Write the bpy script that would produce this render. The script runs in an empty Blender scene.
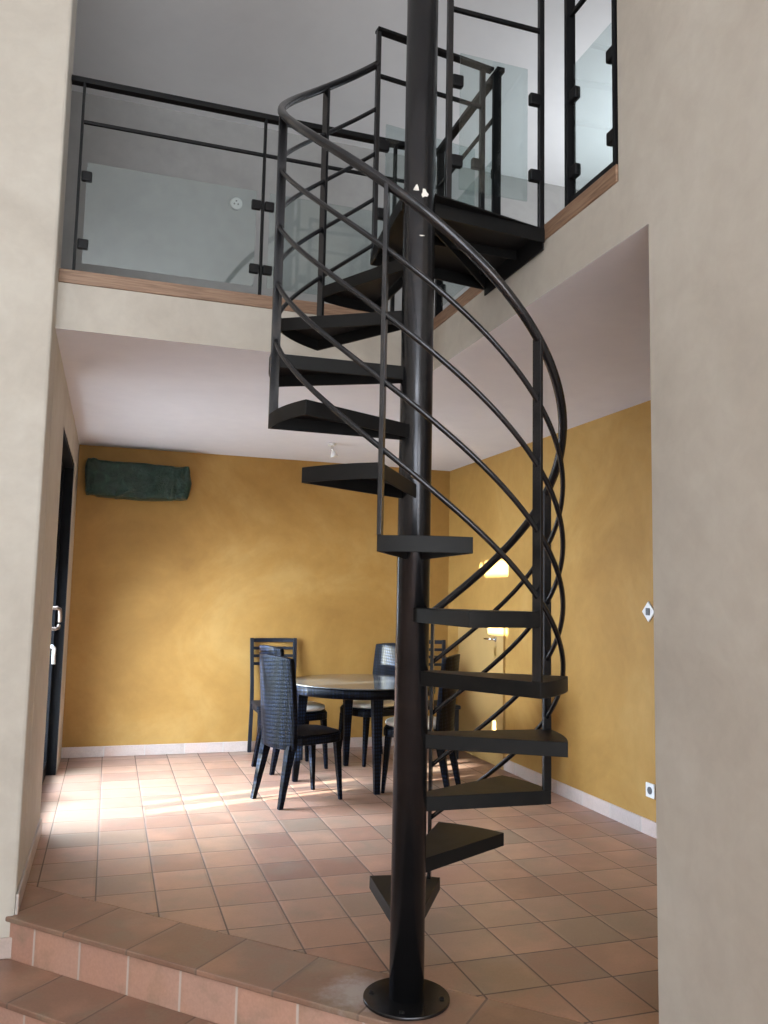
import bpy, bmesh, math, random
from math import sin, cos, pi, radians
from mathutils import Vector, Matrix, noise

random.seed(4)
SC = bpy.context.scene
COL = SC.collection

# ------------------------------------------------------------------ camera
F_PX, YAW, PITCH, ROLL, CAM_Z = 827.63, 0.31633, 0.102545, 0.0203915, 1.38
fw = Vector((sin(YAW)*cos(PITCH), cos(YAW)*cos(PITCH), sin(PITCH)))
rt = Vector((cos(YAW), -sin(YAW), 0)); up = rt.cross(fw)
r2 = rt*cos(ROLL) + up*sin(ROLL); u2 = up*cos(ROLL) - rt*sin(ROLL)
cd = bpy.data.cameras.new('camera'); cam = bpy.data.objects.new('camera', cd); COL.objects.link(cam)
cd.sensor_fit = 'VERTICAL'; cd.sensor_height = 36.0; cd.lens = F_PX/1024*36.0
cd.clip_start = 0.05
m = Matrix((r2, u2, -fw)).transposed().to_4x4(); m.translation = (0, 0, CAM_Z)
cam.matrix_world = m
SC.camera = cam

# ------------------------------------------------------------------ colour management
SC.view_settings.view_transform = 'Standard'; SC.view_settings.look = 'None'
SC.view_settings.exposure = 0.0; SC.view_settings.gamma = 1.0
SC.view_settings.use_curve_mapping = False

# ------------------------------------------------------------------ world, sun, window daylight and added fills
w = bpy.data.worlds.new('world'); SC.world = w; w.use_nodes = True
w.node_tree.nodes['Background'].inputs[0].default_value = (0.62, 0.76, 1.0, 1)
w.node_tree.nodes['Background'].inputs[1].default_value = 1.2

SUN_DIR = Vector((1.0, 0.245, -0.165)).normalized()
sd = bpy.data.lights.new('sun', 'SUN'); sd.energy = 85.0; sd.angle = radians(0.5); sd.color = (1.0, 0.96, 0.90)
so = bpy.data.objects.new('sun', sd); COL.objects.link(so); so.location = (-6, 3, 4)
so.rotation_euler = SUN_DIR.to_track_quat('-Z', 'Y').to_euler()

def area(name, loc, direction, sx, sy, energy, color):
    d = bpy.data.lights.new(name, 'AREA'); d.shape = 'RECTANGLE'; d.size = sx; d.size_y = sy
    d.energy = energy; d.color = color
    o = bpy.data.objects.new(name, d); COL.objects.link(o); o.location = loc
    o.rotation_euler = Vector(direction).to_track_quat('-Z', 'Y').to_euler()
    return o
# daylight through the glass door of the dining room (just outside its glass)
ad = area('daylight_glass_door', (-0.60, 6.06, 1.35), (1, 0.0, -0.75), 1.3, 1.8, 230, (0.68, 0.80, 1.0)); ad.data.spread = radians(125)
area('daylight_terrace_bounce', (-0.62, 6.06, 0.60), (1, 0, 0.35), 1.3, 1.0, 60, (0.85, 0.91, 1.0))
# daylight through the tall windows of the living room, behind the camera, plus an added fill
area('daylight_back_window', (-1.0, -3.93, 1.3), (0, 1, 0.05), 2.9, 2.6, 165, (0.92, 0.96, 1.0))
area('fill_high_ceiling', (-1.0, -3.93, 4.1), (0, 1, 0.9), 2.9, 1.6, 230, (0.95, 0.97, 1.0))  # added fill aimed up to brighten the high ceiling and upper walls
area('daylight_right_window', (1.50, -1.3, 1.1), (-0.8, 0.6, 0), 1.6, 2.2, 90, (0.92, 0.96, 1.0))
# fill lamp added to brighten the upper room, at an invented window
area('fill_upper_room', (4.55, 5.2, 4.1), (-1, 0, 1.8), 1.4, 1.2, 46, (0.95, 0.97, 1.0))

# ------------------------------------------------------------------ materials
MATS = {}
def new_mat(name):
    m = bpy.data.materials.new(name); m.use_nodes = True
    return m, m.node_tree, m.node_tree.nodes['Principled BSDF']
def N(nt, t, **kw):
    n = nt.nodes.new(t)
    for k, v in kw.items():
        if k in n.inputs: n.inputs[k].default_value = v
        else: setattr(n, k, v)
    return n
def math_(nt, op, a, b=None, c=None):
    n = nt.nodes.new('ShaderNodeMath'); n.operation = op
    for i, v in enumerate((a, b, c)):
        if v is None: continue
        if isinstance(v, (int, float)): n.inputs[i].default_value = v
        else: nt.links.new(v, n.inputs[i])
    return n.outputs[0]
def ramp(nt, fac, stops):
    n = nt.nodes.new('ShaderNodeValToRGB'); e = n.color_ramp.elements
    while len(e) < len(stops): e.new(0.5)
    for i, (p, c) in enumerate(stops):
        e[i].position = p; e[i].color = (*c, 1) if len(c) == 3 else c
    nt.links.new(fac, n.inputs[0]); return n.outputs[0]
def mixc(nt, fac, a, b, mode='MIX'):
    n = nt.nodes.new('ShaderNodeMix'); n.data_type = 'RGBA'; n.blend_type = mode
    for idx, v in ((0, fac), (6, a), (7, b)):
        if isinstance(v, (int, float)): n.inputs[idx].default_value = v
        elif isinstance(v, tuple): n.inputs[idx].default_value = (*v, 1)
        else: nt.links.new(v, n.inputs[idx])
    return n.outputs[2]
def noise_(nt, vec, scale, detail=3, rough=0.55, dist=0.0):
    n = N(nt, 'ShaderNodeTexNoise'); n.inputs['Scale'].default_value = scale
    n.inputs['Detail'].default_value = detail; n.inputs['Roughness'].default_value = rough
    n.inputs['Distortion'].default_value = dist
    nt.links.new(vec, n.inputs['Vector']); return n.outputs[0]
def coords(nt, kind='Object'):
    return N(nt, 'ShaderNodeTexCoord').outputs[kind]
def bump(nt, bsdf, h, strength, dist=0.01):
    b = nt.nodes.new('ShaderNodeBump'); b.inputs['Strength'].default_value = strength
    b.inputs['Distance'].default_value = dist
    nt.links.new(h, b.inputs['Height']); nt.links.new(b.outputs[0], bsdf.inputs['Normal'])

def plain(name, color, rough=0.6, metal=0.0, nscale=8, namt=0.12, bstr=0.0, spec=0.5):
    m, nt, b = new_mat(name)
    v = coords(nt); f = noise_(nt, v, nscale, 4)
    c = ramp(nt, f, [(0.3, tuple(x*(1-namt) for x in color)), (0.7, tuple(min(1, x*(1+namt)) for x in color))])
    nt.links.new(c, b.inputs['Base Color'])
    b.inputs['Roughness'].default_value = rough; b.inputs['Metallic'].default_value = metal
    b.inputs['Specular IOR Level'].default_value = spec
    if bstr: bump(nt, b, noise_(nt, v, nscale*6, 4), bstr, 0.004)
    MATS[name] = m; return m

def plaster(name, c0, c1, c2, scale=1.3, rough=0.75, bstr=0.15):
    m, nt, b = new_mat(name); v = coords(nt)
    f = noise_(nt, v, scale, 7, 0.62, 0.8)
    c = ramp(nt, f, [(0.28, c0), (0.5, c1), (0.72, c2)])
    g = noise_(nt, v, scale*9, 5, 0.6, 0.4)
    c = mixc(nt, 0.28, c, ramp(nt, g, [(0.3, (0.42, 0.42, 0.42)), (0.7, (0.6, 0.6, 0.6))]), 'OVERLAY')
    nt.links.new(c, b.inputs['Base Color']); b.inputs['Roughness'].default_value = rough
    b.inputs['Specular IOR Level'].default_value = 0.3
    bump(nt, b, g, bstr, 0.006)
    MATS[name] = m; return m

def tile_mat(name, ua, va, pu, pv, ou, ov, joint=0.006, cols=None, grout=(0.40, 0.32, 0.27), rough=0.36, vjoint=True, stain=0.5, cement=None):
    """terracotta tiles; ua/va: world direction (x,y,z) of the two tile axes, pu/pv pitches, ou/ov offsets"""
    m, nt, b = new_mat(name)
    pos = N(nt, 'ShaderNodeNewGeometry').outputs['Position']
    def dot(a):
        n = nt.nodes.new('ShaderNodeVectorMath'); n.operation = 'DOT_PRODUCT'
        nt.links.new(pos, n.inputs[0]); n.inputs[1].default_value = a; return n.outputs['Value']
    def axis(a, p, o):
        t = math_(nt, 'DIVIDE', math_(nt, 'SUBTRACT', dot(a), o), p)
        cell = math_(nt, 'FLOOR', t); fr = math_(nt, 'SUBTRACT', t, cell)
        d = math_(nt, 'MULTIPLY', math_(nt, 'MINIMUM', fr, math_(nt, 'SUBTRACT', 1.0, fr)), p)
        return cell, d
    cu, du = axis(ua, pu, ou)
    cv, dv = axis(va, pv, ov)
    d = math_(nt, 'MINIMUM', du, dv) if vjoint else du
    comb = nt.nodes.new('ShaderNodeCombineXYZ'); nt.links.new(cu, comb.inputs[0])
    if vjoint: nt.links.new(cv, comb.inputs[1])
    wn = nt.nodes.new('ShaderNodeTexWhiteNoise'); wn.noise_dimensions = '3D'; nt.links.new(comb.outputs[0], wn.inputs[0])
    cols = cols or [(0.26, 0.145, 0.105), (0.35, 0.190, 0.130), (0.36, 0.215, 0.150), (0.26, 0.175, 0.125)]
    base = ramp(nt, wn.outputs['Value'], [(i/(len(cols)-1), c) for i, c in enumerate(cols)])
    # per-tile shifted blotches
    off = nt.nodes.new('ShaderNodeVectorMath'); off.operation = 'MULTIPLY_ADD'
    nt.links.new(wn.outputs['Color'], off.inputs[0]); off.inputs[1].default_value = (9, 9, 9); nt.links.new(pos, off.inputs[2])
    bl = noise_(nt, off.outputs[0], 5.5, 4, 0.6, 0.3)
    c = mixc(nt, math_(nt, 'MULTIPLY', ramp(nt, bl, [(0.50, (0, 0, 0)), (0.68, (1, 1, 1))]), stain), base, (0.25, 0.20, 0.145))
    b2 = noise_(nt, off.outputs[0], 3.0, 3, 0.5)
    c = mixc(nt, math_(nt, 'MULTIPLY', ramp(nt, b2, [(0.52, (0, 0, 0)), (0.75, (1, 1, 1))]), 0.5), c, (0.56, 0.30, 0.20))
    c = mixc(nt, 0.3, c, ramp(nt, noise_(nt, pos, 90, 3), [(0.3, (0.4,)*3), (0.7, (0.6,)*3)]), 'OVERLAY')
    if cement:      # dried cement smeared on the tiles beside the column foot
        dn = nt.nodes.new('ShaderNodeVectorMath'); dn.operation = 'DISTANCE'; nt.links.new(pos, dn.inputs[0]); dn.inputs[1].default_value = cement
        q = math_(nt, 'SUBTRACT', math_(nt, 'MULTIPLY', noise_(nt, pos, 16, 5, 0.7), 0.30), dn.outputs['Value'])
        c = mixc(nt, ramp(nt, q, [(0.0, (0, 0, 0)), (0.11, (0.45, 0.45, 0.45))]), c, (0.55, 0.52, 0.52))
    msk = nt.nodes.new('ShaderNodeMapRange'); msk.inputs['From Min'].default_value = joint*0.35
    msk.inputs['From Max'].default_value = joint*0.75; nt.links.new(d, msk.inputs['Value'])
    c = mixc(nt, msk.outputs[0], grout, c)
    nt.links.new(c, b.inputs['Base Color'])
    r = math_(nt, 'MULTIPLY_ADD', bl, 0.25, rough-0.1)
    r = math_(nt, 'MAXIMUM', r, math_(nt, 'MULTIPLY', math_(nt, 'SUBTRACT', 1.0, msk.outputs[0]), 0.9))
    nt.links.new(r, b.inputs['Roughness'])
    edge = nt.nodes.new('ShaderNodeMapRange'); edge.inputs['From Max'].default_value = joint*2.2
    nt.links.new(d, edge.inputs['Value'])
    h = math_(nt, 'ADD', edge.outputs[0], math_(nt, 'MULTIPLY', noise_(nt, pos, 14, 3), 0.35))
    bump(nt, b, h, 0.35, 0.004)
    MATS[name] = m; return m

S2 = 1/math.sqrt(2)
plaster('beige_plaster', (0.47, 0.425, 0.37), (0.53, 0.485, 0.425), (0.58, 0.54, 0.48))
plaster('mustard_plaster', (0.29, 0.150, 0.034), (0.36, 0.195, 0.048), (0.42, 0.25, 0.076), 1.1, 0.6, 0.12)
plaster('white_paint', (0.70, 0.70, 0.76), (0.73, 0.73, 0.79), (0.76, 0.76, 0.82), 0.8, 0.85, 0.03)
plaster('ceiling_paint', (0.80, 0.80, 0.81), (0.84, 0.84, 0.85), (0.87, 0.87, 0.88), 0.8, 0.85, 0.03)
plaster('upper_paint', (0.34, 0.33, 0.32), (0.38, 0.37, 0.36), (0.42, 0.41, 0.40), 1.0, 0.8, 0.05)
plain('mustard_paint', (0.40, 0.25, 0.09), 0.35, 0, 3, 0.08)
tile_mat('floor_tiles', (1, 0, 0), (0, 1, 0), 0.2615, 0.2675, 0.532, 0.114, grout=(0.13, 0.09, 0.07), joint=0.0065, cement=(0.90, 2.93, 0.0))
tile_mat('step_tiles', (-S2, S2, 0), (S2, S2, 0), 0.481*S2, 5, 2.405*S2, 4.078*S2, vjoint=True, joint=0.008, stain=0.6, grout=(0.20, 0.14, 0.11), cement=(0.90, 2.93, 0.0), cols=[(0.24, 0.135, 0.095), (0.30, 0.175, 0.125), (0.22, 0.145, 0.11)])
tile_mat('riser_tiles', (-S2, S2, 0), (0, 0, 1), 0.3665*S2, 5, 2.635*S2, 0, vjoint=False, joint=0.009, cols=[(0.48, 0.27, 0.205), (0.52, 0.32, 0.25), (0.43, 0.255, 0.20)], grout=(0.55, 0.47, 0.42))
tile_mat('living_tiles', (S2, -S2, 0), (S2, S2, 0), 0.34, 0.34, 0.0, 2.31*1.0, joint=0.008)
skc = [(0.52, 0.41, 0.36), (0.46, 0.385, 0.35), (0.56, 0.44, 0.39)]
tile_mat('skirting_tiles', (1, 0, 0), (0, 1, 0), 0.33, 0.33, 0.02, 0.12, joint=0.007, cols=skc, stain=0.25, grout=(0.5, 0.46, 0.43))
def steel(name, base, rough, metal, spec):
    m, nt, b = new_mat(name); v = coords(nt)
    f = noise_(nt, v, 6, 6, 0.7, 1.0)
    c = ramp(nt, f, [(0.3, tuple(x*0.75 for x in base)), (0.55, base), (0.75, (base[0]*1.45, base[1]*1.3, base[2]*1.15))])
    nt.links.new(c, b.inputs['Base Color']); b.inputs['Metallic'].default_value = metal; b.inputs['Specular IOR Level'].default_value = spec
    nt.links.new(math_(nt, 'MULTIPLY_ADD', f, 0.16, rough-0.08), b.inputs['Roughness'])
    bump(nt, b, noise_(nt, v, 9, 1), 0.03, 0.002)
    MATS[name] = m
steel('dark_steel', (0.055, 0.055, 0.060), 0.24, 0.85, 0.4)
steel('tread_steel', (0.010, 0.0097, 0.0097), 0.48, 0.0, 0.16)
plain('black_paint', (0.006, 0.006, 0.007), 0.45, 0.0, 8, 0.1, spec=0.2)
plain('black_frame', (0.004, 0.004, 0.005), 0.6, 0, 8, 0.1, spec=0.1)
plain('paint_mark', (0.72, 0.68, 0.62), 0.7, 0, 40, 0.15)
plain('white_plastic', (0.75, 0.74, 0.72), 0.35, 0, 8, 0.03)
plain('grey_plastic', (0.10, 0.10, 0.10), 0.4, 0, 8, 0.03)
plain('chrome', (0.75, 0.75, 0.74), 0.2, 1.0, 8, 0.03)
plain('brass', (0.55, 0.38, 0.14), 0.35, 1.0, 20, 0.1)
plain('bronze', (0.20, 0.15, 0.12), 0.4, 0.6, 30, 0.2)
plain('cream_fabric', (0.72, 0.68, 0.60), 0.9, 0, 60, 0.06, 0.2)
plain('dark_wood', (0.008, 0.011, 0.018), 0.5, 0, 12, 0.2, spec=0.3)
# wicker: regular woven cells
def wicker():
    m, nt, b = new_mat('dark_wicker'); v = coords(nt)
    vo = nt.nodes.new('ShaderNodeTexVoronoi'); vo.inputs['Scale'].default_value = 50; vo.inputs['Randomness'].default_value = 0.08
    mp = nt.nodes.new('ShaderNodeMapping'); mp.inputs['Scale'].default_value = (1, 1, 0.8); mp.inputs['Rotation'].default_value = (0.05, 0.03, 0.02)
    nt.links.new(v, mp.inputs[0]); nt.links.new(mp.outputs[0], vo.inputs['Vector'])
    c = ramp(nt, vo.outputs['Distance'], [(0.12, (0.007, 0.013, 0.030)), (0.38, (0.003, 0.005, 0.012)), (0.55, (0.0005, 0.0005, 0.001))])
    nt.links.new(c, b.inputs['Base Color']); b.inputs['Roughness'].default_value = 0.5; b.inputs['Specular IOR Level'].default_value = 0.12
    inv = math_(nt, 'SUBTRACT', 1.0, vo.outputs['Distance'])
    bump(nt, b, inv, 0.6, 0.005)
    MATS['dark_wicker'] = m
wicker()
# oak edge of the upper floor
def oak():
    m, nt, b = new_mat('oak'); pos = coords(nt)
    mp = nt.nodes.new('ShaderNodeMapping'); mp.inputs['Scale'].default_value = (2.2, 2.2, 40); nt.links.new(pos, mp.inputs[0])
    f = noise_(nt, mp.outputs[0], 2.0, 6, 0.65, 1.2)
    c = ramp(nt, f, [(0.3, (0.17, 0.095, 0.055)), (0.5, (0.27, 0.16, 0.10)), (0.7, (0.36, 0.23, 0.145))])
    nt.links.new(c, b.inputs['Base Color']); b.inputs['Roughness'].default_value = 0.5
    MATS['oak'] = m
oak()
# green tarpaulin
def tarp():
    m, nt, b = new_mat('green_tarpaulin'); v = coords(nt)
    f = noise_(nt, v, 9, 5, 0.6, 1.5)
    c = ramp(nt, f, [(0.35, (0.005, 0.018, 0.010)), (0.6, (0.012, 0.036, 0.023)), (0.78, (0.035, 0.075, 0.053))])
    nt.links.new(c, b.inputs['Base Color']); b.inputs['Roughness'].default_value = 0.34; b.inputs['Specular IOR Level'].default_value = 0.45
    bump(nt, b, noise_(nt, v, 16, 5, 0.6, 2.5), 0.8, 0.02)
    MATS['green_tarpaulin'] = m
tarp()
def glass(name, tint=(0.88, 0.93, 0.93), refl=1.0):
    m = bpy.data.materials.new(name); m.use_nodes = True; nt = m.node_tree
    nt.nodes.remove(nt.nodes['Principled BSDF']); out = nt.nodes['Material Output']
    tr = N(nt, 'ShaderNodeBsdfTransparent'); tr.inputs[0].default_value = (*tint, 1)
    gl = N(nt, 'ShaderNodeBsdfGlossy'); gl.inputs['Roughness'].default_value = 0.02
    ge = N(nt, 'ShaderNodeNewGeometry'); dt = nt.nodes.new('ShaderNodeVectorMath'); dt.operation = 'DOT_PRODUCT'
    nt.links.new(ge.outputs['Incoming'], dt.inputs[0]); nt.links.new(ge.outputs['Normal'], dt.inputs[1])
    g = math_(nt, 'POWER', math_(nt, 'SUBTRACT', 1.0, math_(nt, 'ABSOLUTE', dt.outputs['Value'])), 5.0)
    f = math_(nt, 'MULTIPLY', math_(nt, 'MULTIPLY_ADD', g, 0.94, 0.06), refl)
    mx = N(nt, 'ShaderNodeMixShader'); nt.links.new(f, mx.inputs[0]); nt.links.new(tr.outputs[0], mx.inputs[1]); nt.links.new(gl.outputs[0], mx.inputs[2])
    nt.links.new(mx.outputs[0], out.inputs[0]); MATS[name] = m
glass('clear_glass')
plain('table_glass', (0.085, 0.085, 0.08), 0.07, 0, 6, 0.05, spec=0.6)

# ------------------------------------------------------------------ mesh helpers
def bm_new(): return bmesh.new()
def add_box(bm, x0, x1, y0, y1, z0, z1, mi=0, M=None):
    vs = [bm.verts.new((x, y, z)) for x in (x0, x1) for y in (y0, y1) for z in (z0, z1)]
    if M is not None:
        for v in vs: v.co = M @ v.co
    for f in ((0, 1, 3, 2), (4, 6, 7, 5), (0, 4, 5, 1), (2, 3, 7, 6), (0, 2, 6, 4), (1, 5, 7, 3)):
        fc = bm.faces.new([vs[i] for i in f]); fc.material_index = mi
    return vs
def add_prism(bm, pts, z0, z1, mi=0, M=None):
    n = len(pts)
    a = [bm.verts.new((x, y, z0)) for x, y in pts]; b = [bm.verts.new((x, y, z1)) for x, y in pts]
    if M is not None:
        for v in a+b: v.co = M @ v.co
    fs = [bm.faces.new(a[::-1]), bm.faces.new(b)] + [bm.faces.new((a[i], a[(i+1) % n], b[(i+1) % n], b[i])) for i in range(n)]
    for f in fs: f.material_index = mi
def add_tube(bm, path, r, seg=12, cap=True, flat=None, updir=Vector((0, 0, 1))):
    """tube along path; flat=(half_width_lateral, half_height) gives a rectangular bar; r may be a list"""
    path = [Vector(p) for p in path]; rings = []
    for i, p in enumerate(path):
        t = (path[min(i+1, len(path)-1)] - path[max(i-1, 0)]).normalized()
        ref = updir if abs(t.dot(updir)) < 0.98 else Vector((1, 0, 0))
        s = t.cross(ref).normalized(); u = s.cross(t).normalized()
        rr = r[i] if isinstance(r, (list, tuple)) else r
        if flat:
            hw, hh = flat
            ring = [p + s*a*hw + u*b*hh for a, b in ((-1, -1), (1, -1), (1, 1), (-1, 1))]
        else:
            ring = [p + s*cos(2*pi*k/seg)*rr + u*sin(2*pi*k/seg)*rr for k in range(seg)]
        rings.append([bm.verts.new(c) for c in ring])
    n = len(rings[0])
    for i in range(len(rings)-1):
        for k in range(n):
            f = bm.faces.new((rings[i][k], rings[i][(k+1) % n], rings[i+1][(k+1) % n], rings[i+1][k])); f.smooth = flat is None
    if cap: bm.faces.new(rings[0][::-1]); bm.faces.new(rings[-1])
def add_lathe(bm, prof, seg=32, M=None, mi=0):
    rings = []
    for r, z in prof:
        rings.append([bm.verts.new((r*cos(2*pi*k/seg), r*sin(2*pi*k/seg), z)) for k in range(seg)])
    if M is not None:
        for R_ in rings:
            for v in R_: v.co = M @ v.co
    for i in range(len(rings)-1):
        for k in range(seg):
            f = bm.faces.new((rings[i][k], rings[i][(k+1) % seg], rings[i+1][(k+1) % seg], rings[i+1][k])); f.smooth = True; f.material_index = mi
    a = bm.faces.new(rings[0][::-1]); b = bm.faces.new(rings[-1]); a.material_index = b.material_index = mi
def obj(name, bm, mat, parent=None, bevel=0.0, loc=None, smooth_angle=None, subsurf=0):
    bmesh.ops.recalc_face_normals(bm, faces=bm.faces)
    me = bpy.data.meshes.new(name); bm.to_mesh(me); bm.free()
    for k in (mat if isinstance(mat, (list, tuple)) else [mat]): me.materials.append(MATS[k])
    o = bpy.data.objects.new(name, me); COL.objects.link(o)
    if parent: o.parent = parent
    if loc: o.location = loc
    if bevel:
        b = o.modifiers.new('bevel', 'BEVEL'); b.width = bevel; b.segments = 2; b.limit_method = 'ANGLE'; b.angle_limit = radians(40)
    if subsurf:
        s = o.modifiers.new('subsurf', 'SUBSURF'); s.levels = s.render_levels = subsurf
        for p in me.polygons: p.use_smooth = True
    return o
def tag(o, label, cat, group=None):
    o['label'] = label; o['category'] = cat
    if group: o['group'] = group
    return o
def thing(name, label, cat, loc=(0, 0, 0), rotz=0, group=None):
    o = bpy.data.objects.new(name, None); COL.objects.link(o); o.location = loc; o.rotation_euler = (0, 0, rotz)
    o.empty_display_size = 0.1
    return tag(o, label, cat, group)
def struct(name, bm, mat, parent=None, bevel=0.0):
    o = obj(name, bm, mat, parent, bevel)
    if not parent: o['kind'] = 'structure'
    return o
def dup(root, loc, rotz, label=None):
    r = root.copy(); COL.objects.link(r); r.location = loc; r.rotation_euler = (0, 0, rotz)
    if label: r['label'] = label
    for ch in list(root.children):
        c = ch.copy(); COL.objects.link(c); c.parent = r
        for g in list(ch.children):
            d = g.copy(); COL.objects.link(d); d.parent = c
    return r

# ------------------------------------------------------------------ room shell
XL, XR, YB, ZC = -0.314, 3.129, 7.493, 2.632       # dining room: left wall, right wall, back wall, ceiling
XS, YS = 1.636, 4.168                              # edges of the upper floor round the stair well
ZU, ZT = 2.93, 5.34                                # upper floor, high ceiling
YP = 3.98                                          # face of the left pillar
SUMN, SUMR, LOW = 3.63, 3.65, -0.17                # diagonal step: nosing line x+y, riser line, step height
D0, D1 = 5.25, 6.88                                # glass door opening in the left wall

# dining floor: everything with x+y above the border row
bm = bm_new()
add_prism(bm, [(XL-0.3, 4.08-XL+0.3), (4.08-1.0, 1.0), (XR+0.2, 1.0), (XR+0.2, YB+0.2), (XL-0.3, YB+0.2)], -0.45, 0.0)
struct('floor', bm, 'floor_tiles')
bm = bm_new()   # border row with a small overhanging nose
add_prism(bm, [(XL-0.3, SUMN-XL+0.3), (SUMN-1.0, 1.0), (4.08-1.0, 1.0), (XL-0.3, 4.08-XL+0.3)], -0.022, 0.0)
struct('trim_1', bm, 'step_tiles', bevel=0.005)
bm = bm_new()
add_prism(bm, [(XL-0.3, SUMR-XL+0.3), (SUMR-1.0, 1.0), (4.08-1.0, 1.0), (XL-0.3, 4.08-XL+0.3)], -0.45, -0.022)
struct('trim_2', bm, 'riser_tiles')
# lower step
bm = bm_new()
add_prism(bm, [(-0.9, 3.27+0.9), (4.2, 3.27-4.2), (4.2, SUMR-4.2), (-0.9, SUMR+0.9)], LOW-0.022, LOW)
struct('trim_3', bm, 'step_tiles', bevel=0.005)
bm = bm_new()
add_prism(bm, [(-0.9, 3.29+0.9), (4.2, 3.29-4.2), (4.2, SUMR-4.2), (-0.9, SUMR+0.9)], -0.45, LOW-0.022)
struct('trim_4', bm, 'riser_tiles')
bm = bm_new(); add_box(bm, -4.2, XS+0.25, -4.2, YP+0.3, -0.50, -0.34)
struct('floor_living', bm, 'living_tiles')

# left wall (with its pillar face) and door opening
bm = bm_new()
def extrude_x(bm, pts, x0, x1):      # outline in (y, z)
    add_prism(bm, pts, 0, x1-x0, M=Matrix(((0, 0, 1, x0), (1, 0, 0, 0), (0, 1, 0, 0), (0, 0, 0, 1))))
extrude_x(bm, [(YP+0.3, -0.34), (D0, -0.34), (D0, 2.37), (D1, 2.37), (D1, -0.34), (YB+0.2, -0.34), (YB+0.2, 2.862), (YP+0.3, 2.862)], XL-0.3, XL)
struct('wall_left', bm, 'beige_plaster')
bm = bm_new(); add_box(bm, -4.2, XL, YP, YP+0.3, -0.34, ZT)
struct('wall_pillar', bm, 'beige_plaster', bevel=0.014)
# mustard walls
bm = bm_new(); add_box(bm, XL, XR+0.2, YB, YB+0.2, 0, ZC)
struct('wall_back', bm, 'mustard_plaster')
bm = bm_new(); add_box(bm, XR, XR+0.2, 0.8, YB, 0, ZC)
struct('wall_right', bm, 'mustard_plaster')
# tall right wall of the living room
bm = bm_new()
extrude_x(bm, [(-0.3, -0.34), (2.237, -0.34), (2.237, 2.862), (2.405, 2.862), (2.405, ZT), (-0.3, ZT)], XS, XS+0.25)
add_box(bm, XS, XS+0.25, -4.2, -2.3, -0.34, ZT); add_box(bm, XS, XS+0.25, -2.3, -0.3, -0.34, 0.1); add_box(bm, XS, XS+0.25, -2.3, -0.3, 2.3, ZT)
struct('wall_front_right', bm, 'beige_plaster')
bm = bm_new(); add_box(bm, XS+0.25, XR, 0.8, 1.0, 0, ZC)
struct('wall_dining_end', bm, 'mustard_plaster')
# slab of the upper floor
bm = bm_new()
add_prism(bm, [(XL, YS), (XS, YS), (XS, 2.237), (XS+0.25, 2.237), (XS+0.25, 0.8), (XR+0.2, 0.8), (XR+0.2, YB+0.2), (XL, YB+0.2)], ZC, 2.862)
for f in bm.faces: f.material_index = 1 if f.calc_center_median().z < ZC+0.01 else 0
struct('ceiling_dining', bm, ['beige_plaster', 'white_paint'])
bm = bm_new()
add_prism(bm, [(XL, YS-0.006), (XS-0.006, YS-0.006), (XS-0.006, 2.41), (XS+0.25, 2.41), (XS+0.25, 0.8), (4.6, 0.8), (4.6, 6.8), (-1.6, 6.8), (-1.6, YP+0.3), (XL, YP+0.3)], 2.863, ZU)
struct('floor_upper', bm, 'oak', bevel=0.004)
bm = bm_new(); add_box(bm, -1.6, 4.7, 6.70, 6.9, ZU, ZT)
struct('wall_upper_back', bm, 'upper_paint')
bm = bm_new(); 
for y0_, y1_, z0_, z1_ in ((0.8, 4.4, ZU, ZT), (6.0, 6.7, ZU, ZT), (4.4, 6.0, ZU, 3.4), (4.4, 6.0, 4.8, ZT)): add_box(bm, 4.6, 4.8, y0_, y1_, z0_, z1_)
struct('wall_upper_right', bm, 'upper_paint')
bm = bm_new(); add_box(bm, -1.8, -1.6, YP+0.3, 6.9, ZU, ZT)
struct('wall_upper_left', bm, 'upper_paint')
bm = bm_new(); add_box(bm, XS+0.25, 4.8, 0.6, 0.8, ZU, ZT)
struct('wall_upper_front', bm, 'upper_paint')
bm = bm_new(); add_box(bm, -4.2, 4.8, -4.2, 6.9, ZT, ZT+0.2)
struct('ceiling', bm, 'ceiling_paint')
# living room walls behind the camera, with window openings
bm = bm_new()
add_box(bm, -4.2, -2.5, -4.2, -4.0, -0.34, ZT); add_box(bm, 0.5, XS, -4.2, -4.0, -0.34, ZT)
add_box(bm, -2.5, 0.5, -4.2, -4.0, 2.7, 3.2); add_box(bm, -2.5, 0.5, -4.2, -4.0, 5.0, ZT); add_box(bm, -2.5, 0.5, -4.2, -4.0, -0.34, -0.1)
struct('wall_living_back', bm, 'beige_plaster')
bm = bm_new()
add_box(bm, -4.2, -4.0, -4.0, YP, -0.34, ZT)
struct('wall_living_left', bm, 'beige_plaster')
def window(name, axis, a0, a1, z0, z1, c, mull):
    bm = bm_new()
    def bx(p0, p1, q0, q1):
        if axis == 'x': add_box(bm, p0, p1, c-0.03, c+0.03, q0, q1)
        else: add_box(bm, c-0.03, c+0.03, p0, p1, q0, q1)
    bx(a0, a1, z0, z0+0.06); bx(a0, a1, z1-0.06, z1); bx(a0, a0+0.06, z0+0.06, z1-0.06); bx(a1-0.06, a1, z0+0.06, z1-0.06)
    for k in range(1, mull): 
        p = a0 + (a1-a0)*k/mull; bx(p-0.03, p+0.03, z0+0.06, z1-0.06)
    o = struct(name, bm, 'white_plastic')
    bm = bm_new()
    if axis == 'x': add_box(bm, a0+0.06, a1-0.06, c-0.004, c+0.004, z0+0.06, z1-0.06)
    else: add_box(bm, c-0.004, c+0.004, a0+0.06, a1-0.06, z0+0.06, z1-0.06)
    obj('pane', bm, 'clear_glass', o)
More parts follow.
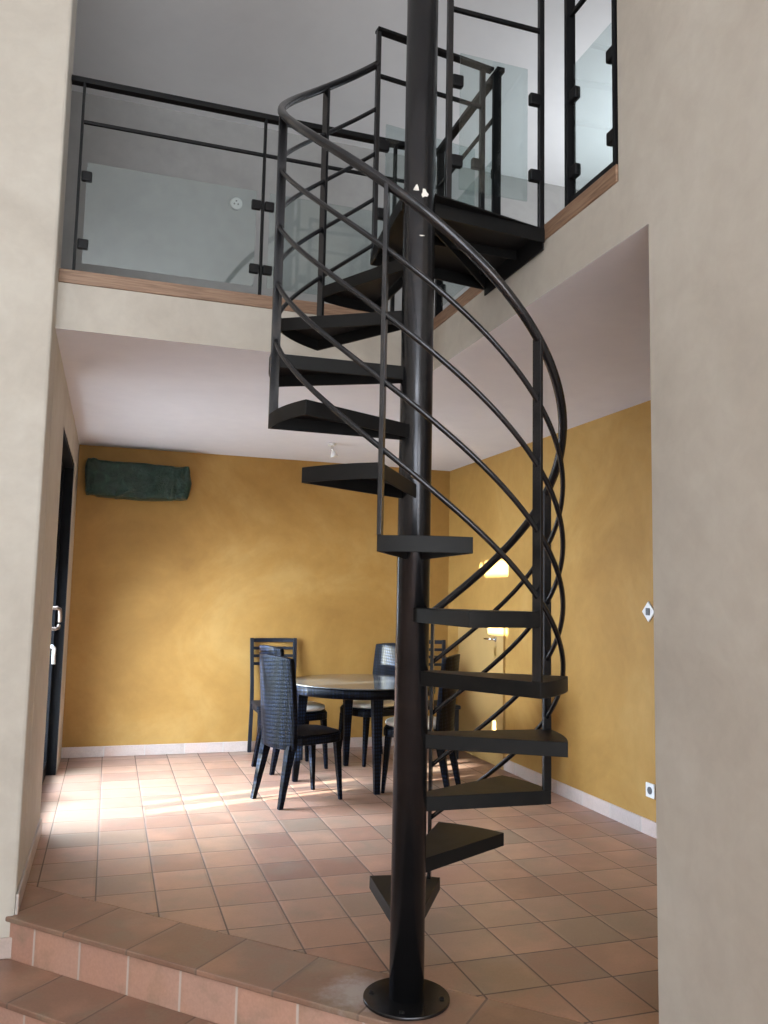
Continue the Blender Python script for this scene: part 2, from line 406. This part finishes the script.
window('window_1', 'x', -2.5, 0.5, -0.1, 2.7, -4.1, 3)
window('window_added_high', 'x', -2.5, 0.5, 3.2, 5.0, -4.1, 3)  # invented window, added to go with the high ceiling fill
window('window_4', 'y', -2.3, -0.3, 0.1, 2.3, XS+0.12, 2)
window('window_added_upper', 'y', 4.4, 6.0, 3.4, 4.8, 4.7, 2)  # invented window, added to go with the upper room fill

# baseboards
bm = bm_new(); add_box(bm, XL, XR-0.012, YB-0.012, YB, 0.001, 0.088); struct('baseboard_back', bm, 'skirting_tiles', bevel=0.003)
bm = bm_new(); add_box(bm, XR-0.012, XR, 1.0, 6.27, 0.001, 0.092); struct('baseboard_right', bm, 'skirting_tiles', bevel=0.003)
bm = bm_new(); add_box(bm, XL, XL+0.012, YP, D0, 0.001, 0.085); struct('baseboard_left', bm, 'skirting_tiles', bevel=0.003)
bm = bm_new(); add_box(bm, -4.0, XL+0.0, YP-0.012, YP, LOW+0.001, LOW+0.085); struct('baseboard_pillar', bm, 'skirting_tiles', bevel=0.003)

# glass door in the left wall: dark lining, two leaves, handle
bm = bm_new()
add_box(bm, -0.48, XL-0.004, D1-0.05, D1, 0, 2.37); add_box(bm, -0.48, XL-0.03, D0, D0+0.02, 0, 2.37)
add_box(bm, -0.48, XL-0.004, D0+0.02, D1-0.05, 2.33, 2.37)
dr = struct('door_1', bm, 'black_frame')
for a, b in ((D0+0.02, 6.045), (6.045, D1-0.05)):
    bm = bm_new()
    add_box(bm, -0.44, -0.385, a, a+0.07, 0.01, 2.33); add_box(bm, -0.44, -0.385, b-0.07, b, 0.01, 2.33)
    add_box(bm, -0.44, -0.385, a+0.07, b-0.07, 0.01, 0.11); add_box(bm, -0.44, -0.385, a+0.07, b-0.07, 2.30, 2.33)
    lf = obj('door_leaf', bm, 'black_frame', dr)
    bm = bm_new(); add_box(bm, -0.416, -0.408, a+0.07, b-0.07, 0.11, 2.30)
    obj('pane', bm, 'clear_glass', lf)
bm = bm_new()
add_box(bm, -0.385, -0.355, 5.62, 5.66, 1.10, 1.32)
add_tube(bm, [(-0.36, 5.64, 1.27), (-0.31, 5.64, 1.27), (-0.295, 5.66, 1.26), (-0.295, 5.72, 1.22), (-0.295, 5.74, 1.18)], 0.012)
add_tube(bm, [(-0.36, 5.64, 1.14), (-0.31, 5.64, 1.14), (-0.298, 5.66, 1.145), (-0.298, 5.70, 1.16)], 0.011)
obj('door_handle', bm, 'bronze', dr, 0.004)
bm = bm_new()
add_tube(bm, [(-0.385, 5.64, 1.03), (-0.325, 5.64, 1.03), (-0.315, 5.65, 1.02), (-0.315, 5.66, 0.92)], 0.011)
obj('bolt_lever', bm, 'white_plastic', dr)

# mustard painted flush door on the right wall
bm = bm_new(); add_box(bm, XR-0.012, XR, 6.285, 7.22, 0.008, 1.20)
d2 = struct('door_2', bm, 'mustard_paint', bevel=0.003)
bm = bm_new(); add_box(bm, XR-0.020, XR, 6.258, 6.280, 0, 1.225); add_box(bm, XR-0.020, XR, 6.280, 7.225, 1.205, 1.225)
obj('door_frame', bm, 'mustard_paint', d2)
bm = bm_new()
add_lathe(bm, [(0.024, 0), (0.024, 0.006), (0.010, 0.008), (0.010, 0.045)], 16, Matrix.Translation((XR-0.012, 6.42, 1.045)) @ Matrix.Rotation(-pi/2, 4, 'Y'))
add_tube(bm, [(XR-0.055, 6.41, 1.045), (XR-0.057, 6.47, 1.047), (XR-0.055, 6.55, 1.043)], [0.010, 0.010, 0.008])
obj('door_handle', bm, 'chrome', d2)
bm = bm_new(); add_box(bm, XR-0.016, XR-0.012, 6.402, 6.438, 0.90, 0.98); obj('keyhole_plate', bm, 'brass', d2, 0.002)
bm = bm_new(); add_box(bm, XR-0.026, XR-0.014, 7.19, 7.225, 0.90, 0.98); obj('hinge', bm, 'brass', d2, 0.002)

# unseen screen added outside the glass door, gaps shaped to cast the sun patches
gx = -1.9
def back(x, y, z): k = x-gx; return (y-0.245*k, z+0.165*k)
holes = []
def hole(P, dy, dz):
    y, z = back(*P); holes.append((y-dy, y+dy, z-dz, z+dz))
k0 = XL-gx
for ya, yb, za, zb in ((5.10, 5.50, 0.36, 0.60), (5.62, 5.72, 0.33, 0.62), (5.15, 5.55, 0.66, 0.78), (5.62, 5.95, 0.70, 0.80)):   # sun bands on the floor
    holes.append((ya-0.245*k0, yb-0.245*k0, za, zb))
hole((1.50, 6.12, 0.72), 0.24, 0.05)
hole((1.62, 6.72, 0.50), 0.20, 0.05)
hole((2.30, 6.90, 0.86), 0.17, 0.10)
hole((XR, 6.40, 1.655), 0.27, 0.075); hole((XR, 6.745, 1.645), 0.03, 0.05)
hole((XR, 6.36, 1.12), 0.22, 0.03)
hole((XR, 7.17, 0.37), 0.08, 0.07); hole((XR, 7.00, 0.35), 0.03, 0.06); hole((XR, 6.62, 0.44), 0.07, 0.03)
hole((1.0, 5.75, 0.78), 0.20, 0.16)
ys = sorted(set([3.9, 7.3] + [v for h in holes for v in h[:2]])); zs = sorted(set([-0.3, 3.2] + [v for h in holes for v in h[2:]]))
bm = bm_new()
for i in range(len(ys)-1):
    for j in range(len(zs)-1):
        cy, cz = (ys[i]+ys[i+1])/2, (zs[j]+zs[j+1])/2
        if any(h[0] < cy < h[1] and h[2] < cz < h[3] for h in holes): continue
        add_box(bm, gx-0.02, gx+0.02, ys[i], ys[i+1], zs[j], zs[j+1])
bmesh.ops.remove_doubles(bm, verts=bm.verts, dist=0.0001)
struct('trim_sun_mask', bm, 'oak')
bm = bm_new(); add_box(bm, -6, XL-0.3, 3.0, 9.0, -0.5, -0.02); struct('floor_terrace', bm, 'living_tiles')

# ------------------------------------------------------------------ spiral staircase
XC, YC, RISE, RT, T0, DT, W, Z00 = 1.0437, 2.8306, 0.2213, 0.5476, 1.2452, 0.5176, 0.2685, 0.0168
RP = RT-0.016
stair = thing('spiral_staircase', 'dark steel spiral staircase with open wedge treads and round central column', 'staircase', (XC, YC, 0))
bm = bm_new(); add_lathe(bm, [(0.0605, 0.012), (0.0605, 4.25)], 48)
column = obj('column', bm, 'dark_steel', stair)
bm = bm_new(); add_lathe(bm, [(0.148, 0.0), (0.150, 0.002), (0.150, 0.010), (0.148, 0.012)], 64)
fl = obj('base_plate', bm, 'dark_steel', stair)
for k in range(4):
    a = radians(55 + 90*k + 8)
    bm = bm_new(); add_lathe(bm, [(0.009, 0.0), (0.009, 0.003), (0.006, 0.006)], 6)
    obj('bolt', bm, 'black_paint', fl, loc=(0.122*cos(a), 0.122*sin(a), 0.0125))
# flakes of old paint on the column
for az, z0_, sw, sh in ((-122, 2.905, 0.010, 0.022), (-92, 2.885, 0.013, 0.030), (-100, 2.720, 0.010, 0.004), (-146, 2.862, 0.004, 0.010)):
    bm = bm_new(); pts = []
    for k in range(9):
        t = 2*pi*k/9; rr = 1 + 0.35*sin(3*t+az)
        pts.append((radians(az) + sw*rr*cos(t)/0.061, z0_ + sh*rr*sin(t)*0.55))
    o_ = [bm.verts.new((0.0612*cos(a), 0.0612*sin(a), z)) for a, z in pts]; i_ = [bm.verts.new((0.0595*cos(a), 0.0595*sin(a), z)) for a, z in pts]
    bm.faces.new(o_); bm.faces.new(i_[::-1])
    for k in range(9): bm.faces.new((o_[k], o_[(k+1) % 9], i_[(k+1) % 9], i_[k]))
    obj('paint_flake', bm, 'paint_mark', column)

def wedge(off=0.0):
    """outline of one tread pointing along +X, inset by off"""
    xi = 0.045
    pts = [(xi, -0.030+off*0.95), (xi, 0.030-off*0.95)]
    n = 14
    ro, wa = RT-off, W - off/RT*1.05
    cx = ro*cos(wa); hy = ro*sin(wa); sag = 0.018
    for i in range(n+1):
        t = 1 - 2*i/n
        pts.append((cx + sag*(1-t*t), hy*t))
    return pts[::-1]
def tread_bm():
    """top plate folded down all round: one closed skin"""
    bm = bm_new(); o = wedge(0); i = wedge(0.007); n = len(o)
    loops = [[bm.verts.new((x, y, z)) for x, y in p] for p, z in ((o, 0.0), (o, -0.050), (i, -0.050), (i, -0.006))]
    bm.faces.new(loops[0]); bm.faces.new(loops[3][::-1])
    for a_, b_ in zip(loops[:-1], loops[1:]):
        for k in range(n): bm.faces.new((a_[k], a_[(k+1) % n], b_[(k+1) % n], b_[k]))
    return bm
tm = None
for n in range(1, 13):
    a = T0 - DT*(n-1); z = Z00 + RISE*n
    if tm is None:
        t = obj('tread', tread_bm(), 'tread_steel', stair, 0.0015); tm = t.data
        for pl in tm.polygons: pl.use_smooth = True
        tm.set_sharp_from_angle(angle=radians(25))
    else:
        t = bpy.data.objects.new('tread', tm); COL.objects.link(t); t.parent = stair
        b = t.modifiers.new('bevel', 'BEVEL'); b.width = 0.0015; b.segments = 2; b.limit_method = 'ANGLE'
    t.location = (0, 0, z); t.rotation_euler = (0, 0, a)

# landing (local coordinates: column at origin)
def L(x, y): return (x-XC, y-YC)
ZL = ZU - 0.02
bm = bm_new()
lo = [L(1.628, 2.925), L(1.628, 3.486), L(1.030, 3.395), L(0.985, 2.86), L(1.09, 2.80)]
add_prism(bm, lo, ZL-0.006, ZL)
def plate(p, q, d, th=0.007, z1=None):
    p = Vector((*p, 0)); q = Vector((*q, 0)); s = (q-p).normalized().cross(Vector((0, 0, 1)))*th
    add_prism(bm, [tuple((p)[:2]), tuple(q[:2]), tuple((q-s)[:2]), tuple((p-s)[:2])], (z1 or ZL-0.006)-d, z1 or ZL-0.006)
plate(lo[0], lo[1], 0.085); plate(lo[0], L(1.09, 2.865), 0.055); plate(lo[2], lo[1], 0.055); plate(lo[3], lo[2], 0.055)
plate(L(1.05, 2.86), L(1.62, 3.47), 0.055)
plate(L(1.10, 3.13), L(1.62, 3.15), 0.04)
obj('landing_platform', bm, 'tread_steel', stair)

# balusters (flat bars, wide face radial), handrail and four helical rails
def pol(r, a, z): return Vector((r*cos(a), r*sin(a), z))
def rail_z(a, k): return 1.352 + 0.4427*((A0 - a)/(2*DT)) - 0.212*k
A0 = T0 - DT*0.5
posts = [(radians(60.5), Z00+RISE, None)]
for k in range(1, 6):
    a = A0 - 2*DT*k
    posts.append((a, Z00 + RISE*(1+2*k), None))
AE = radians(-268.5)
for a, zb, _ in posts:
    bm = bm_new(); zt = rail_z(a, 0)
    add_box(bm, RP-0.016, RP+0.016, -0.007, 0.007, zb, zt-0.004, M=Matrix.Rotation(a, 4, 'Z'))
    obj('baluster', bm, 'dark_steel', stair, 0.0015)
bm = bm_new(); add_box(bm, RP-0.012, RP+0.012, -0.010, 0.010, ZL-0.05, 3.935, M=Matrix.Rotation(AE, 4, 'Z'))
obj('baluster', bm, 'dark_steel', stair, 0.002)
def helix(a0, a1, k, r, n=110):
    return [pol(r, a0+(a1-a0)*i/n, rail_z(a0+(a1-a0)*i/n, k)) for i in range(n+1)]
bm = bm_new(); add_tube(bm, helix(radians(60.5), AE, 0, RP), 0.016, 14); obj('handrail', bm, 'dark_steel', stair)
for k in range(1, 5):
    bm = bm_new(); add_tube(bm, helix(radians(60.5), AE, k, RP), 0.009, 10); obj('rail', bm, 'dark_steel', stair)

# landing guards
def bar(name, p, q, hw, hh, parent, mat='black_paint'):
    bm = bm_new(); add_tube(bm, [p, q], 0, flat=(hw, hh)); return obj(name, bm, mat, parent, 0.0015)
def clip_block(c, ax, parent, size=0.05):
    bm = bm_new()
    hx, hy = (size/2, 0.014) if ax == 'x' else (0.014, size/2)
    add_box(bm, c[0]-hx, c[0]+hx, c[1]-hy, c[1]+hy, c[2]-size/2, c[2]+size/2)
    return obj('glass_clamp', bm, 'black_paint', parent, 0.006)
def pane(p, q, z0, z1, parent):
    bm = bm_new(); p = Vector((*p, 0)); q = Vector((*q, 0)); s = (q-p).normalized().cross(Vector((0, 0, 1)))*0.004
    add_prism(bm, [tuple((p+s)[:2]), tuple((q+s)[:2]), tuple((q-s)[:2]), tuple((p-s)[:2])], z0, z1)
    return obj('glass_panel', bm, 'clear_glass', parent)
def lp(x, y, z): return (x-XC, y-YC, z)
P0 = (XC+RP*cos(AE), YC+RP*sin(AE))     # baluster at the head of the stair
# far side
bar('landing_rail', lp(P0[0]-0.01, P0[1], 3.94), lp(1.628, 3.43, 3.925), 0.020, 0.007, stair)
bar('landing_rail', lp(*P0, 3.722), lp(1.575, 3.425, 3.722), 0.008, 0.008, stair)
bm = bm_new(); add_box(bm, *[v for v in (1.575-XC-0.012, 1.575-XC+0.012, 3.425-YC-0.012, 3.425-YC+0.012)], ZL-0.02, 3.935)
obj('landing_post', bm, 'dark_steel', stair, 0.002)
pane(L(P0[0]+0.045, P0[1]+0.004), L(1.535, 3.421), 3.02, 3.50, stair)
for c in ((P0[0]+0.035, P0[1]+0.003, 3.395), (P0[0]+0.035, P0[1]+0.003, 3.075), (1.545, 3.422, 3.43), (1.545, 3.422, 3.10)):
    clip_block(lp(*c), 'x', stair)
# near side
for x in (1.203, 1.620):
    bm = bm_new(); add_box(bm, x-XC-0.012, x-XC+0.012, 2.935-YC-0.010, 2.935-YC+0.010, ZL-0.03, 4.0)
    obj('landing_post', bm, 'dark_steel', stair, 0.002)
bar('landing_rail', lp(1.19, 2.935, 4.005), lp(1.636, 2.935, 4.005), 0.020, 0.007, stair)
bar('landing_rail', lp(1.215, 2.935, 3.787), lp(1.62, 2.935, 3.787), 0.008, 0.008, stair)
pane(L(1.25, 2.935), L(1.555, 2.935), 3.02, 3.60, stair)
for c in ((1.237, 2.935, 3.475), (1.237, 2.935, 3.133), (1.590, 2.935, 3.472), (1.590, 2.935, 3.137)):
    clip_block(lp(*c), 'x', stair)

# ------------------------------------------------------------------ balcony railings
ZR = 3.922
br = thing('balcony_railing', 'black steel railing with clamped glass panels along the far edge of the upper floor', 'railing', (0.66, YS+0.03, ZU))
def w2l(p, root): return (p[0]-root.location.x, p[1]-root.location.y, p[2]-root.location.z)
def post(x, y, hx, hy, root, z1=ZR-0.008):
    bm = bm_new(); a = w2l((x, y, ZU), root); add_box(bm, a[0]-hx, a[0]+hx, a[1]-hy, a[1]+hy, 0.001, z1-ZU)
    obj('post', bm, 'black_paint', root, 0.001)
YR = YS+0.035; XQ = XS+0.035
for x in (-0.250, 0.665, 1.40): post(x, YR, 0.006, 0.02, br)
post(XQ, YR-0.01, 0.02, 0.012, br); post(XQ-0.02, 3.425, 0.020, 0.010, br)
bar('handrail', w2l((XL+0.002, YR, ZR), br), w2l((XQ+0.02, YR, ZR), br), 0.022, 0.014, br)
bar('handrail', w2l((XQ-0.01, YR-0.02, ZR), br), w2l((XQ-0.01, 3.40, ZR), br), 0.020, 0.012, br)
bar('rail', w2l((-0.25, YR, 3.712), br), w2l((XQ, YR, 3.712), br), 0.008, 0.008, br)
bar('rail', w2l((XQ-0.01, YR, 3.712), br), w2l((XQ-0.01, 3.43, 3.712), br), 0.008, 0.008, br)
def panel(p, q, root, z0=2.985, z1=3.505, ax='x', cl=(3.43, 3.08), ends=(1, 1)):
    a, b = Vector((*p, 0)), Vector((*q, 0)); d = (b-a).normalized()
    r0 = Vector((root.location.x, root.location.y, 0)); s = a-r0+d*0.035; e = b-r0-d*0.035
    pane(tuple(s[:2]), tuple(e[:2]), z0-ZU, z1-ZU, root)
    for i, c in enumerate((s+d*0.0, e-d*0.0)):
        if not ends[i]: continue
        for z in cl: clip_block((c.x, c.y, z-ZU), ax, root)
panel((-0.250, YR), (0.665, YR), br); panel((0.665, YR), (1.40, YR), br)
panel((XQ-0.01, YR-0.05), (XQ-0.01, 3.425), br, ax='y')
br2 = thing('balcony_railing', 'short black railing with glass panel between the landing and the tall right wall', 'railing', (XQ, 2.6, ZU))
post(XQ-0.02, 2.755, 0.020, 0.010, br2, 3.93); post(XQ-0.02, 2.425, 0.020, 0.008, br2, 3.93)
bar('handrail', w2l((XQ-0.02, 2.77, ZR+0.03), br2), w2l((XQ-0.02, 2.412, ZR+0.03), br2), 0.020, 0.009, br2)
bar('rail', w2l((XQ-0.02, 2.75, 3.735), br2), w2l((XQ-0.02, 2.43, 3.735), br2), 0.008, 0.008, br2)
bar('reflection_bar', w2l((XQ-0.02, 2.75, 2.947), br2), w2l((XQ-0.02, 2.43, 2.947), br2), 0.010, 0.012, br2)  # black bar standing in for the dark glass reflection above the wood
panel((XQ-0.02, 2.755), (XQ-0.02, 2.425), br2, ax='y', cl=(3.38, 3.06), z0=2.96)

# round detector on the upper wall
bm = bm_new(); MM = Matrix.Rotation(pi/2, 4, 'X')
add_lathe(bm, [(0.052, 0), (0.052, 0.012), (0.046, 0.018), (0.034, 0.019)], 32, MM)
sk = tag(obj('wall_socket', bm, 'white_plastic', loc=(0.835, 6.699, 4.627)), 'small round white socket on the upper wall behind the glass railing', 'socket')
bm = bm_new()
for k in range(3):
    a = radians(90+120*k); add_lathe(bm, [(0.007, 0.019), (0.007, 0.022)], 12, MM @ Matrix.Translation((0.018*cos(a), 0.018*sin(a), 0)))
obj('pin', bm, 'grey_plastic', sk)

# ------------------------------------------------------------------ ceiling spotlight
sp = thing('ceiling_spotlight', 'small white swivel spotlight on the dining ceiling beyond the stair', 'lamp', (1.675, 6.53, ZC))
bm = bm_new(); add_lathe(bm, [(0.030, -0.02), (0.034, -0.001)], 24); obj('base', bm, 'white_plastic', sp)
bm = bm_new(); add_tube(bm, [(0, 0, -0.02), (0.003, 0, -0.05), (0.012, 0, -0.065)], 0.011); obj('arm', bm, 'chrome', sp)
bm = bm_new(); add_lathe(bm, [(0.014, 0.0), (0.018, -0.012), (0.030, -0.035), (0.032, -0.05), (0.026, -0.052)], 24, Matrix.Translation((0.012, 0, -0.062)) @ Matrix.Rotation(radians(-12), 4, 'Y'))
obj('lamp_head', bm, 'white_plastic', sp)

# ------------------------------------------------------------------ wall unit wrapped in green tarpaulin
def tarp_bm():
    bm = bm_new(); nx, nr = 64, 40
    Lx, hz, d = 0.85, 0.145, 0.21
    rings = []
    for i in range(nx+1):
        u = i/nx; x = (u-0.5)*Lx; ring = []
        endf = min(1, (0.12 + min(u, 1-u)*34)) if 0 < i < nx else 0.12
        gath = max(0, 1-abs(u-0.045)/0.03)*0.15 + max(0, 1-abs(u-0.87)/0.03)*0.15
        for k in range(nr):
            t = 2*pi*k/nr
            ct, st = cos(t), sin(t); e = 0.32
            y = -d/2 + (d/2)*abs(ct)**e*(1 if ct > 0 else -1)
            z = hz*abs(st)**e*(1 if st > 0 else -1)
            sag = -0.018*sin(pi*u)*(1 if st < 0 else 0.2) + (0.010 if u < 0.1 else 0)
            nvec = Vector((x*3.0 + z*2, y*5, z*7 - x*2.2))
            wr = noise.noise(nvec*1.3)*0.024 + abs(noise.noise(nvec*2.7+Vector((5, 1, 2))))*0.018
            wr += 0.024*math.exp(-((z + 0.05 - (x-0.02)*0.42)/0.016)**2)*(1 if -0.18 < x < 0.36 else 0)
            if u > 0.8: wr += 0.016*noise.noise(Vector((x*20, y*12, z*18)))
            if u < 0.08: wr += 0.012*noise.noise(Vector((x*50, y*20, z*25)))
            sc = 1 - 0.12*gath
            yy = y*sc; zz = z*sc + sag
            if ct < 0.35: yy -= wr
            zz += wr*0.5*(1 if st > 0 else -1)
            if yy > -0.002: yy = -0.002
            cx, cz = -d/2, 0
            yy = cx + (yy-cx)*(0.6+0.4*endf) if i in (0, nx) else yy
            zz = zz*(0.75+0.25*endf) if i in (0, nx) else zz
            xx = x + 0.012*noise.noise(Vector((z*12, y*12, 3)))*(1 if i in (0, 1, nx-1, nx) else 0) + (0.022*(1-(z/hz)**2) if i >= nx-1 else 0)
            ring.append(bm.verts.new((xx, yy, zz)))
        rings.append(ring)
    for i in range(nx):
        for k in range(nr):
            f = bm.faces.new((rings[i][k], rings[i][(k+1) % nr], rings[i+1][(k+1) % nr], rings[i+1][k])); f.smooth = True
    bm.faces.new(rings[0]); bm.faces.new(rings[-1][::-1])
    return bm
tp = tag(obj('air_conditioner', tarp_bm(), 'green_tarpaulin', loc=(0.180, YB-0.002, 2.335)), 'wall air conditioner wrapped in wrinkled dark green tarpaulin on the mustard wall', 'air conditioner')

# ------------------------------------------------------------------ switch and socket at the right wall
bm = bm_new(); add_box(bm, -0.010, 0, -0.045, 0.045, -0.045, 0.045, M=Matrix.Rotation(radians(45), 4, 'X'))
sw = tag(obj('light_switch', bm, 'white_plastic', loc=(XR-0.0005, 4.318, 1.325), bevel=0.003), 'white switch plate set cornerwise on the mustard wall at the pillar edge', 'switch')
bm = bm_new(); add_box(bm, -0.016, -0.010, -0.018, 0.018, -0.022, 0.022); obj('rocker', bm, 'grey_plastic', sw, 0.002)
bm = bm_new(); add_box(bm, -0.010, 0, -0.042, 0.042, -0.042, 0.042)
sw = tag(obj('wall_socket', bm, 'white_plastic', loc=(XR-0.0005, 4.322, 0.265), bevel=0.003), 'low white wall socket just above the tiled skirting at the pillar edge', 'socket')
bm = bm_new(); add_lathe(bm, [(0.022, 0), (0.022, 0.003)], 20, Matrix.Translation((-0.013, 0, 0)) @ Matrix.Rotation(pi/2, 4, 'Y')); obj('insert', bm, 'grey_plastic', sw)

# ------------------------------------------------------------------ dining table
TX, TY = 1.88, 6.20
tb = thing('dining_table', 'round dark wicker dining table with a glass top behind the stair', 'table', (TX, TY, 0))
bm = bm_new(); add_lathe(bm, [(0.540, 0.655), (0.565, 0.662), (0.565, 0.718), (0.550, 0.726)], 72); obj('table_top', bm, 'dark_wicker', tb)
bm = bm_new(); add_lathe(bm, [(0.571, 0.7265), (0.573, 0.730), (0.571, 0.735)], 72); obj('glass_top', bm, 'table_glass', tb)
def taper_leg(p, q, a0, a1, name='leg', mat='dark_wicker', parent=None):
    """square leg from top p (half size a0) to foot q (half size a1)"""
    bm = bm_new(); p, q = Vector(p), Vector(q)
    vs = []
    for c, a in ((p, a0), (q, a1)):
        vs.append([bm.verts.new(c+Vector((sx*a, sy*a, 0))) for sx, sy in ((-1, -1), (1, -1), (1, 1), (-1, 1))])
    bm.faces.new(vs[0]); bm.faces.new(vs[1][::-1])
    for i in range(4): bm.faces.new((vs[0][i], vs[0][(i+1) % 4], vs[1][(i+1) % 4], vs[1][i]))
    return obj(name, bm, mat, parent, 0.004)
for k in range(4):
    a = radians(-93 + 90*k)
    taper_leg((0.46*cos(a), 0.46*sin(a), 0.656), (0.50*cos(a), 0.50*sin(a), 0.001), 0.038, 0.020, parent=tb)

# ------------------------------------------------------------------ wicker chair (front = +X)
def superell(ax0, ax1, b, n=40, e=0.62):
    pts = []
    for k in range(n):
        t = 2*pi*k/n; c, s = cos(t), sin(t)
        x = (ax1 if c > 0 else ax0)*abs(c)**e*(1 if c > 0 else -1)
        pts.append((x, b*abs(s)**e*(1 if s > 0 else -1)))
    return pts
def make_wicker(label):
    t = thing('wicker_chair', label, 'chair', (0, 0, 0), 0)
    bm = bm_new()
    for (z0_, z1_, s) in ((0.395, 0.448, 1.0), (0.448, 0.460, 0.965)):
        add_prism(bm, [(x*s, y*s) for x, y in superell(0.215, 0.245, 0.222)], z0_, z1_)
    obj('seat', bm, 'dark_wicker', t, 0.006)
    bm = bm_new(); nu, nz = 18, 16; th = 0.030
    G = []
    for side in (0, 1):
        g = []
        for j in range(nz+1):
            v = j/nz; z = 0.365 + v*0.615; hw = 0.205 + 0.012*sin(pi*v)
            row = []
            for i in range(nu+1):
                u = 2*i/nu-1
                x = -0.215 + 0.050*u*u - 0.045*v**1.4 - side*th
                zt = z - (0.018*u*u if j == nz else 0)
                row.append(bm.verts.new((x, hw*u, zt)))
            g.append(row)
        G.append(g)
    for s in (0, 1):
        for j in range(nz):
            for i in range(nu):
                f = bm.faces.new((G[s][j][i], G[s][j][i+1], G[s][j+1][i+1], G[s][j+1][i])); f.smooth = True
    for j in range(nz):
        for i in (0, nu): bm.faces.new((G[0][j][i], G[0][j+1][i], G[1][j+1][i], G[1][j][i]))
    for i in range(nu):
        for j in (0, nz): bm.faces.new((G[0][j][i], G[0][j][i+1], G[1][j][i+1], G[1][j][i]))
    obj('backrest', bm, 'dark_wicker', t, 0.005)
    for s in (-1, 1):
        taper_leg((-0.185, s*0.155, 0.398), (-0.265, s*0.175, 0.001), 0.030, 0.016, parent=t)
        taper_leg((0.185, s*0.155, 0.398), (0.215, s*0.170, 0.001), 0.022, 0.012, parent=t)
    return t
A = make_wicker('dark wicker chair nearest the stair, its seat bare, back towards the glass door')
A['group'] = 'wicker chairs round the table'
A.location = (1.305, 5.70, 0); A.rotation_euler = (0, 0, radians(20))
WC = [A]
for loc, rz, lab in (((1.47, 6.72, 0), 14, 'dark wicker chair with cream cushion just behind the bare wicker chair'),
                     ((2.17, 6.86, 0), 203, 'dark wicker chair beyond the table, sunlight patch across its backrest'),
                     ((2.18, 5.74, 0), 145, 'dark wicker chair mostly hidden behind the stair column at the right of the table')):
    WC.append(dup(A, loc, radians(rz), lab))
# cushions on three of them
def cushion_bm():
    bm = bm_new(); rings = []
    prof = [(0.90, 0.0), (0.985, 0.010), (1.0, 0.022), (0.97, 0.036), (0.80, 0.048), (0.5, 0.054)]
    base = superell(0.205, 0.225, 0.205, 40, 0.75)
    for s, z in prof: rings.append([bm.verts.new((x*s, y*s, z)) for x, y in base])
    for i in range(len(rings)-1):
        for k in range(40): 
            f = bm.faces.new((rings[i][k], rings[i][(k+1) % 40], rings[i+1][(k+1) % 40], rings[i+1][k])); f.smooth = True
    bm.faces.new(rings[0][::-1]); bm.faces.new(rings[-1])
    return bm
cu = None
for ch, lab in zip(WC[1:], ('cream seat cushion on the wicker chair left of the table', 'cream seat cushion on the wicker chair beyond the table', 'cream seat cushion beside the stair column on the half hidden wicker chair')):
    if cu is None: cu = obj('seat_cushion', cushion_bm(), 'cream_fabric'); c = cu
    else: c = cu.copy(); COL.objects.link(c)
    tag(c, lab, 'cushion', 'cream seat cushions')
    off = Matrix.Rotation(ch.rotation_euler.z, 3, 'Z') @ Vector((0.015, 0, 0))
    c.location = (ch.location.x+off.x, ch.location.y+off.y, 0.4605); c.rotation_euler = ch.rotation_euler.copy()

# ------------------------------------------------------------------ ladder-back chairs (front = +X)
def make_ladder(label):
    t = thing('ladder_back_chair', label, 'chair', (0, 0, 0), 0, 'ladder-back chairs against the far wall')
    bm = bm_new(); add_prism(bm, [(-0.20, -0.19), (0.21, -0.21), (0.21, 0.21), (-0.20, 0.19)], 0.42, 0.455); obj('seat', bm, 'dark_wood', t, 0.01)
    for s in (-1, 1):
        bm = bm_new()
        add_tube(bm, [(-0.25, s*0.185, 0.001), (-0.205, s*0.185, 0.42), (-0.21, s*0.188, 0.60), (-0.255, s*0.196, 0.995)], 0, flat=(0.016, 0.014))
        obj('back_post', bm, 'dark_wood', t, 0.003)
        taper_leg((0.18, s*0.175, 0.42), (0.195, s*0.18, 0.001), 0.020, 0.013, mat='dark_wood', parent=t)
    for z, h in ((0.975, 0.018), (0.905, 0.013), (0.838, 0.013), (0.77, 0.013)):
        bm = bm_new(); x = -0.213 - (z-0.62)*0.115
        add_tube(bm, [(x, -0.185, z), (x-0.022, -0.09, z), (x-0.030, 0, z), (x-0.022, 0.09, z), (x, 0.185, z)], 0, flat=(0.008, h))
        obj('slat', bm, 'dark_wood', t, 0.002)
    for s in (-1, 1):
        bm = bm_new(); add_box(bm, -0.19, 0.175, s*0.175-0.009, s*0.175+0.009, 0.385, 0.419); obj('apron', bm, 'dark_wood', t)
    return t
C = make_ladder('black ladder-back chair standing behind the cushioned chair left of the table')
C.rotation_euler = (0, 0, radians(-90))
C.location = (1.42, 7.20, 0)
dup(C, (2.76, 6.98, 0), radians(-94), 'black ladder-back chair seen right of the stair column near the mustard door')
